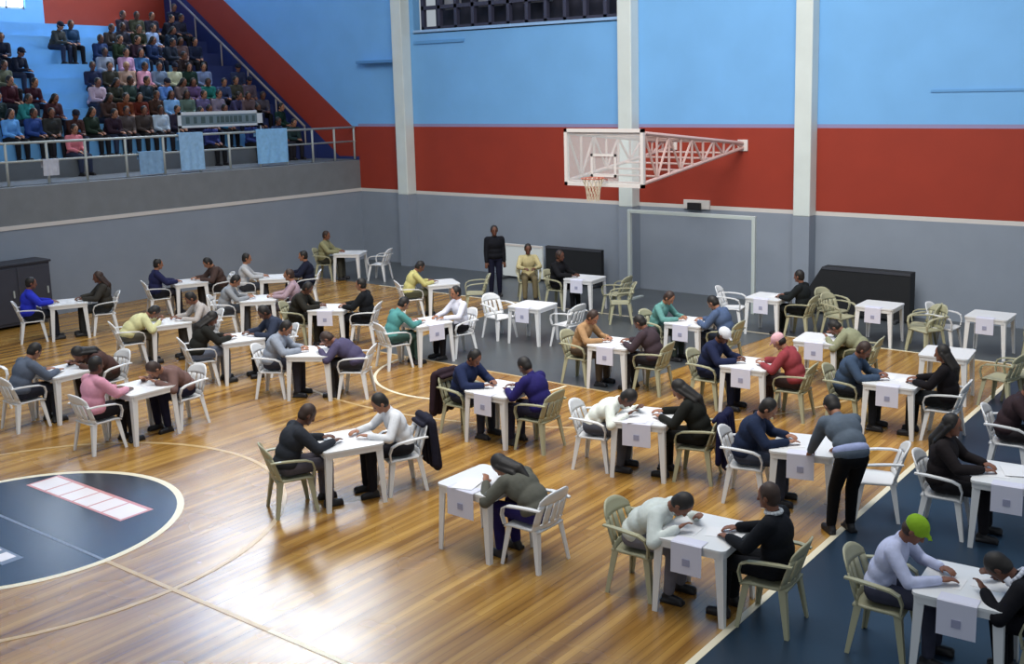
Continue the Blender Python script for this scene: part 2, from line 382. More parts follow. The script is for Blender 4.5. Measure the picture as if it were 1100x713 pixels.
for i in range(14):
    for s in (1, -1):
        for k in range(4):
            a0 = 2*PI*(i+s*k*.5)/14; a1 = 2*PI*(i+s*(k+1)*.5)/14
            q = [.215, .17, .14, .125, .12]
            rod(bm, (q[k]*math.cos(a0), -.375+q[k]*math.sin(a0), .15-.11*k), (q[k+1]*math.cos(a1), -.375+q[k+1]*math.sin(a1), .15-.11*(k+1)), .006, 4)
mk('net', bm, mat('net_cord', 'cdbfa8', .8), bb)
bm = bmesh.new(); Lr = YW-11.8-.06
def truss(x):
    T = lambda t: (x, .06+Lr*t, 1.0+(.62-1.0)*t); Bt = lambda t: (x, .06+Lr*t, .05+(.52-.05)*t)
    rod(bm, T(0), T(1), .04); rod(bm, Bt(0), Bt(1), .04)
    n = 9
    for i in range(n):
        t0, t1 = i/n, (i+1)/n
        rod(bm, T(t0), Bt(t0), .026, 6); rod(bm, (Bt(t0) if i % 2 else T(t0)), (T(t1) if i % 2 else Bt(t1)), .026, 6)
truss(.9); truss(-.9)
for i in range(6):
    t = i/6; rod(bm, (-.9, .06+Lr*t, 1.0-.38*t), (.9, .06+Lr*t, 1.0-.38*t), .022, 6); rod(bm, (-.9, .06+Lr*t, .05+.47*t), (.9, .06+Lr*t, .05+.47*t), .022, 6)
    if i < 5: t1 = (i+1)/6; rod(bm, (-.9 if i % 2 else .9, .06+Lr*t, 1.0-.38*t), (.9 if i % 2 else -.9, .06+Lr*t1, 1.0-.38*t1), .02, 6)
mk('lattice_truss', bm, mat('truss_paint', 'c8a8a0', .5), bb)
for x in (-.9, .9): bm = bmesh.new(); box(bm, (x-.12, Lr+.03, .45), (x+.12, Lr+.06+.0, .7)); mk('wall_plate', bm, wp, bb)

# ---------------------------------------------------------------- small goal frame
gl = empty('goal_frame', 'white metal goal frame standing before the grey back wall', 'goal', (0.32, 14.63, 0))
gp = mat('goal_paint', 'b4bdbb', .4)
for s in (-1, 1):
    bm = bmesh.new(); box(bm, (s*1.54-.04, -.04, 0), (s*1.54+.04, .04, 2.08), 0, .008); mk('post', bm, gp, gl)
    bm = bmesh.new(); box(bm, (s*1.54-.05, .04, 0), (s*1.54+.05, .5, .03)); mk('foot', bm, gp, gl)
bm = bmesh.new(); box(bm, (-1.5, -.04, 2.0), (1.5, .04, 2.08), 0, .008); mk('crossbar', bm, gp, gl)
sl = empty('timer_box', 'small black box with a white surround on the wall stripe above the goal', 'timer', (-.25, YW, 2.05))
bm = bmesh.new(); box(bm, (-.34, -.06, -.05), (.34, 0, .16), 0, .01); mk('surround', bm, strip, sl)
bm = bmesh.new(); box(bm, (-.2, -.14, -.07), (.14, -.06, .1), 0, .012); mk('housing', bm, mat('black_plastic', '1d1c20', .4), sl)

# ---------------------------------------------------------------- mats and boards along the far wall
def leaning_board(name, x0, x1, y, h, th, m, label, cat, slant=0, feet=True):
    t = empty(name, label, cat, ((x0+x1)/2, y, 0)); wd = (x1-x0)/2
    bm = bmesh.new(); prism(bm, [(-wd, 0, .06), (wd, 0, .06), (wd, 0, h), (-wd+slant, 0, h)], (0, th, 0)); mk('panel', bm, m, t)
    bm = bmesh.new(); box(bm, (-wd+slant, -.012, h-.05), (wd, 0, h)); mk('edge_strip', bm, mat('dark_edge', '3a3c44', .6) if 'white' not in m.name else wp, t)
    for s in (-.8, .8):
        bm = bmesh.new(); box(bm, (s*wd-.04, -.2, 0), (s*wd+.04, th+.2, .06), 0, .01); mk('foot', bm, mat('board_foot', '33353a', .6), t)
    return t
blackmat = mat('mat_black', '15171b', .7, noise=.15, scale=4)
leaning_board('gym_mat', -4.28, -2.6, 15.5, .93, .12, blackmat, 'long black mat standing on edge beside the white board', 'gym mat')
leaning_board('gym_mat', 2.5, 4.95, 15.3, 1.02, .3, blackmat, 'stack of black mats standing at the wall on the right, one end slanting', 'gym mat', .6)
leaning_board('display_board', -5.72, -4.42, 15.55, .9, .05, mat('board_white', 'd9dfdf', .5), 'white display board standing by the far wall left of the long black mat', 'board')
cab = empty('equipment_cabinet', 'charcoal grey cabinet against the left wall at the edge of the photo', 'cabinet', (XL+.37, 5.2, 0), 0)
cg = mat('cabinet_grey', '3a3b45', .6, noise=.08)
bm = bmesh.new(); box(bm, (-.3, -1.15, .06), (.3, 1.05, 1.32), 0, .012); mk('body', bm, cg, cab)
bm = bmesh.new(); box(bm, (-.32, -1.18, 1.32), (.33, 1.08, 1.37), 0, .01); mk('top', bm, mat('cabinet_top', '2f3039', .5), cab)
for i in range(3):
    y0 = -1.12+i*.73; bm = bmesh.new(); box(bm, (.3, y0, .12), (.318, y0+.69, 1.27), 0, .006); d_ = mk('door', bm, cg, cab)
    bm = bmesh.new(); box(bm, (.32, y0+.6, .65), (.345, y0+.63, .8)); mk('handle', bm, steel, d_)

# ---------------------------------------------------------------- plastic table
def table_proto(m):
    t = empty('plastic_table', 'x', 'table')
    bm = bmesh.new(); S, rc = .36, .06
    pts = []
    for cx, cy, a0 in ((S-rc, S-rc, 0), (-S+rc, S-rc, PI/2), (-S+rc, -S+rc, PI), (S-rc, -S+rc, 1.5*PI)):
        for k in range(5): a = a0+k*PI/8; pts.append((cx+rc*math.cos(a), cy+rc*math.sin(a)))
    prism(bm, [(x, y, .695) for x, y in pts], (0, 0, .025))
    n = len(pts); inn = .93
    o1 = [bm.verts.new((x*.975, y*.975, .695)) for x, y in pts]; o2 = [bm.verts.new((x*.965, y*.965, .635)) for x, y in pts]
    i1 = [bm.verts.new((x*inn, y*inn, .695)) for x, y in pts]; i2 = [bm.verts.new((x*inn, y*inn, .635)) for x, y in pts]
    for i in range(n):
        j = (i+1) % n
        bm.faces.new((o1[i], o1[j], o2[j], o2[i])); bm.faces.new((i1[j], i1[i], i2[i], i2[j])); bm.faces.new((o2[i], o2[j], i2[j], i2[i]))
    mk('tabletop', bm, m, t)
    for sx in (-1, 1):
        for sy in (-1, 1):
            bm = bmesh.new()
            def ring_(x, y, w_, z): return [(x, y, z), (x-sx*w_, y, z), (x-sx*w_, y-sy*.014, z), (x-sx*.014, y-sy*.014, z), (x-sx*.014, y-sy*w_, z), (x, y-sy*w_, z)]
            a = [bm.verts.new(p) for p in ring_(sx*.335, sy*.335, .085, .70)]; b = [bm.verts.new(p) for p in ring_(sx*.355, sy*.355, .05, 0)]
            for i in range(6): bm.faces.new((a[i], a[(i+1) % 6], b[(i+1) % 6], b[i]))
            bm.faces.new(a); bm.faces.new(b[::-1]); mk('leg', bm, m, t)
    return t
def chair_proto(m):
    t = empty('plastic_armchair', 'x', 'chair')
    # seat: dished panel
    bm = bmesh.new(); n = 10; gt, gb = [], []
    for i in range(n+1):
        ra, rb = [], []
        for j in range(n+1):
            u, v = i/n*2-1, j/n*2-1; x = .215*u*(1+.08*v); y = .21*v; z = .43-.02*(1-u*u)*(1-v*v)+.006*v-(.02*max(0, v-.7)/.3)
            ra.append(bm.verts.new((x, y, z))); rb.append(bm.verts.new((x, y, z-.022)))
        gt.append(ra); gb.append(rb)
    for i in range(n):
        for j in range(n):
            bm.faces.new((gt[i][j], gt[i+1][j], gt[i+1][j+1], gt[i][j+1])); bm.faces.new((gb[i][j], gb[i][j+1], gb[i+1][j+1], gb[i+1][j]))
    for i in range(n):
        for G0, G1 in ((gt, gb),):
            bm.faces.new((G0[i][0], G1[i][0], G1[i+1][0], G0[i+1][0])); bm.faces.new((G0[i][n], G0[i+1][n], G1[i+1][n], G1[i][n]))
            bm.faces.new((G0[0][i], G0[0][i+1], G1[0][i+1], G1[0][i])); bm.faces.new((G0[n][i], G1[n][i], G1[n][i+1], G0[n][i+1]))
    mk('seat', bm, m, t, True)
    # backrest: curved slats under a rounded top band
    bm = bmesh.new()
    def bp(u, z): 
        return Vector((.235*u*(1-.12*max(0, (z-.6))/.25), -.205-.33*(z-.43)+.05*u*u, z))
    def patch(u0, u1, z0f, z1f, nu=6, nz=4):
        F, Bk = [], []
        for i in range(nu+1):
            u = u0+(u1-u0)*i/nu; z0_, z1_ = z0f(u), z1f(u)
            F.append([bm.verts.new(bp(u, z0_+(z1_-z0_)*k/nz)+Vector((0, .009, 0))) for k in range(nz+1)]); Bk.append([bm.verts.new(bp(u, z0_+(z1_-z0_)*k/nz)-Vector((0, .009, 0))) for k in range(nz+1)])
        for i in range(nu):
            for k in range(nz): bm.faces.new((F[i][k], F[i+1][k], F[i+1][k+1], F[i][k+1])); bm.faces.new((Bk[i][k], Bk[i][k+1], Bk[i+1][k+1], Bk[i+1][k]))
            bm.faces.new((F[i][0], Bk[i][0], Bk[i+1][0], F[i+1][0])); bm.faces.new((F[i][nz], F[i+1][nz], Bk[i+1][nz], Bk[i][nz]))
        for k in range(nz): bm.faces.new((F[0][k], F[0][k+1], Bk[0][k+1], Bk[0][k])); bm.faces.new((F[nu][k], Bk[nu][k], Bk[nu][k+1], F[nu][k+1]))
    topf = lambda u: .84-.07*u*u*u*u-.02*u*u
    patch(-1, 1, lambda u: .70, topf, 12)
    patch(-1, 1, lambda u: .43, lambda u: .48, 12)
    for a, b in ((-1, -.72), (-.56, -.28), (-.13, .13), (.28, .56), (.72, 1)): patch(a, b, lambda u: .475, lambda u: .705, 3)
    mk('backrest', bm, m, t, True)
    for s in (-1, 1):
        bm = bmesh.new(); pts = [(s*.235, -.27, .66), (s*.262, -.15, .668), (s*.272, 0, .66), (s*.27, .12, .645), (s*.262, .19, .61), (s*.25, .215, .53), (s*.232, .2, .43)]
        W_ = [.02, .026, .028, .028, .026, .022, .02]; A_ = []
        for i, p in enumerate(pts):
            d = (Vector(pts[min(i+1, 6)])-Vector(pts[max(i-1, 0)])).normalized(); nn = d.cross(Vector((1, 0, 0))).normalized()*.008
            A_.append([bm.verts.new(Vector(p)+Vector((sx*W_[i], 0, 0))+nn*q) for sx, q in ((-1, -1), (1, -1), (1, 1), (-1, 1))])
        for a, b in zip(A_, A_[1:]):
            for k in range(4): bm.faces.new((a[k], a[(k+1) % 4], b[(k+1) % 4], b[k]))
        bm.faces.new(A_[0]); bm.faces.new(A_[-1]); mk('armrest', bm, m, t)
        for f in (-1, 1):
            bm = bmesh.new(); x0, y0 = s*.205, f*.195; x1, y1 = s*.255, f*.25
            def rg(x, y, w_, z): return [(x, y, z), (x-s*w_, y, z), (x-s*w_, y-f*.013, z), (x-s*.013, y-f*.013, z), (x-s*.013, y-f*w_, z), (x, y-f*w_, z)]
            a = [bm.verts.new(p) for p in rg(x0, y0, .065, .42)]; b = [bm.verts.new(p) for p in rg(x1, y1, .038, 0)]
            for i in range(6): bm.faces.new((a[i], a[(i+1) % 6], b[(i+1) % 6], b[i]))
            bm.faces.new(a); bm.faces.new(b[::-1]); mk('leg', bm, m, t)
    return t
pw = mat('plastic_white', 'dddedf', .38); pb = mat('plastic_beige', 'a6a488', .42)
T_PROTO = table_proto(pw); CH = {'white': chair_proto(pw), 'beige': chair_proto(pb)}
FIRST = {id(T_PROTO): True, id(CH['white']): True, id(CH['beige']): True}
def place(proto, loc, rz, label, cat, group):
    if FIRST[id(proto)]: FIRST[id(proto)] = False; o = proto; place.orig[id(proto)] = True
    else: o = copy_tree(proto)
    o.location = loc; o.rotation_euler = (0, 0, rz); tag(o, label, cat, group); return o
place.orig = {}

# ---------------------------------------------------------------- people
SKIN = [mat('skin_a', '7a4e3a', .6), mat('skin_b', '9a6a50', .6), mat('skin_c', '5e3a2a', .6)]
EYE = mat('eye_dark', '120d0b', .3); LIP = mat('lip', '7a3d36', .5)
HAIRM = {'d': mat('hair_dark', '17120f', .6, noise=.2, scale=30), 'b': mat('hair_brown', '33221a', .6, noise=.2, scale=30), 'l': mat('hair_fair', 'a38a66', .6, noise=.2, scale=30)}
def ik(S, H, l1, l2, hint):
    S, H = Vector(S), Vector(H); d = H-S; L = min(d.length, (l1+l2)*.995); d.normalize(); H = S+d*L
    a = (l1*l1-l2*l2+L*L)/(2*L); h = math.sqrt(max(0, l1*l1-a*a)); hv = Vector(hint)-d*Vector(hint).dot(d); hv.normalize()
    return S+d*a+hv*h, H
POSES = {
 #          hip z/y  lean1 lean2 headpitch handR/L target            knee       ankle
 'write':   dict(hz=.53, hy=-.05, l1=.22, l2=.42, hp=.75, hand=(.13, .47, .765), hand2=(-.14, .42, .76), knee=(.11, .40, .52), ank=(.12, .40, .09)),
 'hunch':   dict(hz=.53, hy=-.05, l1=.50, l2=.95, hp=1.15, hand=(.20, .48, .765), hand2=(-.16, .50, .765), knee=(.11, .40, .52), ank=(.12, .36, .09)),
 'upright': dict(hz=.53, hy=-.05, l1=.02, l2=.12, hp=.25, hand=(.12, .38, .765), hand2=(-.13, .36, .76), knee=(.11, .40, .52), ank=(.12, .42, .09)),
 'lap':     dict(eo=.25, hz=.50, hy=-.0, l1=.05, l2=.2, hp=.3, hand=(.10, .33, .60), hand2=(-.09, .32, .61), knee=(.12, .44, .47), ank=(.12, .44, .09)),
 'lean':    dict(eo=.35, hz=.50, hy=-.0, l1=.38, l2=.55, hp=.35, hand=(.05, .50, .60), hand2=(-.05, .49, .60), knee=(.13, .44, .47), ank=(.13, .42, .09)),
 'stand':   dict(eo=.3, hz=.92, hy=0, l1=.0, l2=.05, hp=.1, hand=(.22, .12, .80), hand2=(-.22, .06, .78), knee=(.09, .03, .50), ank=(.10, -.02, .09)),
 'bend':    dict(hz=.90, hy=-.14, l1=.5, l2=.95, hp=.95, hand=(.14, .50, .775), hand2=(-.17, .48, .775), knee=(.10, .04, .50), ank=(.11, .08, .09)),
}
def joints(po):
    p = POSES[po]; H = Vector((0, p['hy'], p['hz']))
    u1 = Vector((0, math.sin(p['l1']), math.cos(p['l1']))); u2 = Vector((0, math.sin(p['l2']), math.cos(p['l2'])))
    Wt = H+u1*.16; Ch = Wt+u2*.16; Sh = Ch+u2*.13
    a3 = p['l2']*.5+p['hp']*.35; N = Sh+Vector((0, math.sin(a3), math.cos(a3)))*.09
    hp = p['hp']; up_ = Vector((0, math.sin(hp), math.cos(hp))); fw = Vector((0, math.cos(hp), -math.sin(hp)))
    Hd = N+up_*.105+fw*.025
    j = dict(H=H, W=Wt, Ch=Ch, Sh=Sh, N=N, Hd=Hd, up=up_, fw=fw, u1=u1, u2=u2, R2=Matrix((Vector((1, 0, 0)), Vector((0, math.cos(p['l2']), -math.sin(p['l2']))), u2)).transposed(), R1=Matrix((Vector((1, 0, 0)), Vector((0, math.cos(p['l1']), -math.sin(p['l1']))), u1)).transposed(),
             RH=Matrix((Vector((1, 0, 0)), fw, up_)).transposed())
    for s, nm in ((1, 'r'), (-1, 'l')):
        S = Sh+Vector((s*.165, 0, 0))-u2*.02; t = p['hand'] if s == 1 else p['hand2']
        E, Hn = ik(S, t, .27, .25, (s*p.get('eo', .9), -.4, -.7)); j['S'+nm] = S; j['E'+nm] = E; j['P'+nm] = Hn
        k = Vector((s*p['knee'][0], p['knee'][1]+0, p['knee'][2])); a = Vector((s*p['ank'][0], p['ank'][1], p['ank'][2]))
        j['J'+nm] = H+Vector((s*.09, 0, 0)); j['K'+nm] = k; j['A'+nm] = a
    return j
def body_mesh(po):
    j = joints(po); bm = bmesh.new()
    ell(bm, j['H']+j['u1']*.02, (.15, .105, .115), j['R1']); ell(bm, j['W'], (.13, .095, .14), j['R1']); ell(bm, j['Ch'], (.155, .105, .165), j['R2'])
    cap(bm, j['Sr'], .052, j['Sl'], .052); cap(bm, j['Sh'], .055, j['N']+j['up']*.04, .05)
    Hd, R = j['Hd'], j['RH']
    loc = lambda x, y, z: Hd+R@Vector((x, y, z))
    ell(bm, loc(0, -.008, .015), (.074, .092, .1), R, 24); ell(bm, loc(0, .022, -.045), (.055, .062, .07), R)
    cap(bm, loc(0, .085, .012), .008, loc(0, .1, -.022), .014, 8); ell(bm, loc(0, .075, -.083), (.022, .018, .018), R, 10)
    for s in (-1, 1): ell(bm, loc(s*.077, -.008, -.005), (.012, .02, .032), R, 10)
    ell(bm, loc(0, .08, -.055), (.026, .012, .011), R, 10)
    for s, nm in ((1, 'r'), (-1, 'l')):
        S, E, Hn = j['S'+nm], j['E'+nm], j['P'+nm]
        cap(bm, S, .048, E, .036); cap(bm, E, .037, Hn, .025)
        d = (Hn-E).normalized(); side = Vector((s, 0, 0))-d*Vector((s, 0, 0)).dot(d); side.normalize(); nrm = side.cross(d)*(1 if s > 0 else -1)
        if nrm.z > 0: nrm = -nrm     # palm faces down
        d2 = (d+Vector((0, 0, -.0))).normalized()
        Rm = Matrix((side, d2, nrm)).transposed()
        ell(bm, Hn+d2*.05, (.04, .052, .017), Rm, 14)
        for q, ln in ((-.028, .06), (-.01, .074), (.009, .078), (.027, .068)):
            a = Hn+d2*.088+side*(-q); b = a+d2*ln*.5+nrm*.008; c = b+d2*ln*.35+nrm*ln*.35
            cap(bm, a, .0085, b, .008, 8); cap(bm, b, .008, c, .0068, 8)
        a = Hn+d2*.025-side*.03; b = a-side*.022+d2*.03; c = b+d2*.03-side*.004+nrm*.01
        cap(bm, a, .012, b, .010, 8); cap(bm, b, .010, c, .0075, 8)
        cap(bm, j['J'+nm], .078, j['K'+nm], .052); cap(bm, j['K'+nm], .053, j['A'+nm], .034)
        A = j['A'+nm]; cap(bm, A+Vector((0, -.03, -.045)), .032, A+Vector((s*.02, .13, -.055)), .025)
    me = remeshed(bm, 'person_body_'+po, .0075, 2, .35)
    me.materials.append(SKIN[0]); me.materials.append(EYE); me.materials.append(LIP)
    eyes = [loc(s*.031, .078, .012) for s in (-1, 1)]; mouth = loc(0, .09, -.055)
    for p in me.polygons:
        c = p.center
        if min((c-e).length for e in eyes) < .0125: p.material_index = 1
        else:
            q = R.inverted()@(c-mouth)
            if abs(q.x) < .024 and abs(q.z) < .008 and q.y > -.03: p.material_index = 2
    return me
def shirt_mesh(po, fat=1.0):
    j = joints(po); bm = bmesh.new(); f = fat
    ell(bm, j['H']+j['u1']*.05, (.17*f, .135*f, .115), j['R1']); ell(bm, j['W'], (.155*f, .125*f, .15), j['R1']); ell(bm, j['Ch'], (.175*f, .13*f, .175), j['R2'])
    cap(bm, j['Sr'], .066*f, j['Sl'], .066*f); cap(bm, j['Sh'], .068, j['Sh'].lerp(j['N'], .55), .058)
    for nm in 'rl':
        S, E, Hn = j['S'+nm], j['E'+nm], j['P'+nm]; cap(bm, S, .068*f, E, .054*f); cap(bm, E, .054*f, Hn-(Hn-E).normalized()*.012, .040*f)
    cap(bm, j['W']+Vector((.1, .05, -.05)), .05, j['W']+Vector((-.1, .05, -.05)), .05)
    return remeshed(bm, 'top_'+po, .012, 2, .5)
def trouser_mesh(po):
    j = joints(po); bm = bmesh.new()
    ell(bm, j['H'], (.165, .12, .115), j['R1'])
    for nm in 'rl': cap(bm, j['J'+nm], .096, j['K'+nm], .072); cap(bm, j['K'+nm], .072, j['A'+nm]+Vector((0, 0, .02)), .054)
    cap(bm, j['Jr'], .09, j['Jl'], .09)
    return remeshed(bm, 'trousers_'+po, .012, 2, .5)
def shoe_mesh(po, s):
    A = joints(po)['A'+('r' if s > 0 else 'l')]; bm = bmesh.new()
    cap(bm, A+Vector((0, -.035, -.045)), .042, A+Vector((s*.02, .12, -.052)), .036); cap(bm, A+Vector((0, -.01, -.04)), .045, A+Vector((0, -.01, .0)), .044)
    box(bm, (A.x-.04+s*.008, A.y-.075, A.z-.09), (A.x+.04+s*.015, A.y+.15, A.z-.06))
    return remeshed(bm, 'shoe_'+po, .01, 1, .5)
def hair_mesh(po, style):
    j = joints(po); Hd, R = j['Hd'], j['RH']; loc = lambda x, y, z: Hd+R@Vector((x, y, z)); bm = bmesh.new()
    if style in ('short', 'long'):
        ell(bm, loc(0, -.026, .028), (.086, .094, .1), R, 22); ell(bm, loc(0, -.04, -.02), (.076, .07, .08), R)
        for s in (-1, 1): cap(bm, loc(s*.068, .0, .04), .022, loc(s*.07, .015, .0), .012)
    if style == 'long':
        back = j['Sh']-j['R2']@Vector((0, .12, 0))
        cap(bm, loc(0, -.065, -.03), .06, back+Vector((0, 0, .0)), .05, sx=1.4)
        for s in (-1, 1):
            e = j['Sh']+Vector((s*.075, 0, -.0))-j['R2']@Vector((0, .085, .0)); cap(bm, loc(s*.072, -.015, .0), .03, e, .032); cap(bm, e, .032, e-j['u2']*.1, .02)
        cap(bm, back, .06, back-j['u2']*.13, .035)
    if style == 'fringe':
        ell(bm, loc(0, -.036, -.02), (.078, .072, .07), R)
    if style == 'cap':
        ell(bm, loc(0, -.014, .045), (.09, .106, .088), R, 22)
        cap(bm, loc(-.03, .09, .05), .012, loc(.03, .09, .05), .012); cap(bm, loc(-.035, .12, .045), .01, loc(.035, .12, .045), .01); cap(bm, loc(0, .08, .055), .012, loc(0, .14, .043), .01)
    return remeshed(bm, 'hair_'+style+po, .0095, 2, .5)
PM = {}
def pm(kind, *a):
    k = (kind,)+a
    if k not in PM: PM[k] = dict(body=body_mesh, top=shirt_mesh, trousers=trouser_mesh, shoe=shoe_mesh, hair=hair_mesh)[kind](*a)
    return PM[k]
def with_mat(name, me, m, parent):
    o = obj(name, me, parent)
    if not me.materials: me.materials.append(m)
    o.material_slots[0].link = 'OBJECT'; o.material_slots[0].material = m; return o
NP = 0
def person(pose, hair, top, legs, label, garment, loc, rz, group, skin=None, hairc=None, extra=None, shoes=True):
    global NP; NP += 1
    b = obj('person', pm('body', pose)); b.material_slots[0].link = 'OBJECT'; b.material_slots[0].material = SKIN[(NP*7 % 5) % 3 if skin is None else skin]
    b.location = loc; b.rotation_euler = (0, 0, rz); tag(b, label, 'person', group)
    fat = 1.17 if garment in ('jacket', 'coat', 'jumper', 'sweater') else 1.0
    with_mat(garment, pm('top', pose, fat), cloth(top), b)
    with_mat('trousers', pm('trousers', pose), cloth(legs), b)
    if shoes:
        for s in (1, -1): with_mat('shoe', pm('shoe', pose, s), mat('shoe_dark', '16151a', .5), b)
    hm = HAIRM[hairc or ('b' if NP % 4 == 1 else 'd')]
    if hair.startswith('cap'):
        with_mat('hair', pm('hair', pose, 'fringe'), hm, b)
        with_mat('cap', pm('hair', pose, 'cap'), cloth({'cap_white': 'd4d6dc', 'cap_pink': 'd8a8ae', 'cap_green': '86ad2a', 'cap_dark': '1c2030'}[hair]), b)
    else: with_mat('hair', pm('hair', pose, hair), hm, b)
    if extra and extra[0] in ('collar', 'scarf'):
        j = joints(pose); bm = bmesh.new(); n = 16; cc = j['Sh'].lerp(j['N'], .6)
        ax = (j['N']-j['Sh']).normalized(); B = basis(ax); r = .068 if extra[0] == 'collar' else .085
        pts = [cc+B@Vector((r*math.cos(2*PI*i/n), r*math.sin(2*PI*i/n), 0)) for i in range(n)]
        for i in range(n): rod(bm, pts[i], pts[(i+1) % n], .02, 6)
        if extra[0] == 'scarf':
            for s in (-1, 1): rod(bm, cc+Vector((s*.07, .06, 0)), j['W']+Vector((s*.09, .17, .05)), .028, 6)
        mk(extra[0], bm, cloth(extra[1]), b, True)
    return b
def coat_mesh():
    bm = bmesh.new()
    for x in (-.16, -.05, .06, .16):
        cap(bm, (x, -.36, .80), .05, (x*1.15, -.40, .26), .06)
    cap(bm, (-.2, -.33, .82), .055, (.2, -.33, .82), .055); cap(bm, (-.16, -.24, .78), .03, (.16, -.24, .78), .03)
    for s in (-1, 1): cap(bm, (s*.22, -.34, .8), .05, (s*.3, -.33, .32), .04)
    cap(bm, (-.08, -.37, .84), .035, (.08, -.37, .84), .035)
    return remeshed(bm, 'coat', .013, 2, .5)
COAT = coat_mesh()
def coat(loc, rz, col, label):
    me = COAT.copy(); me.materials.append(cloth(col)); o = obj('coat', me); o.location = loc; o.rotation_euler = (0, 0, rz); return tag(o, label, 'coat', 'coats over chair backs')
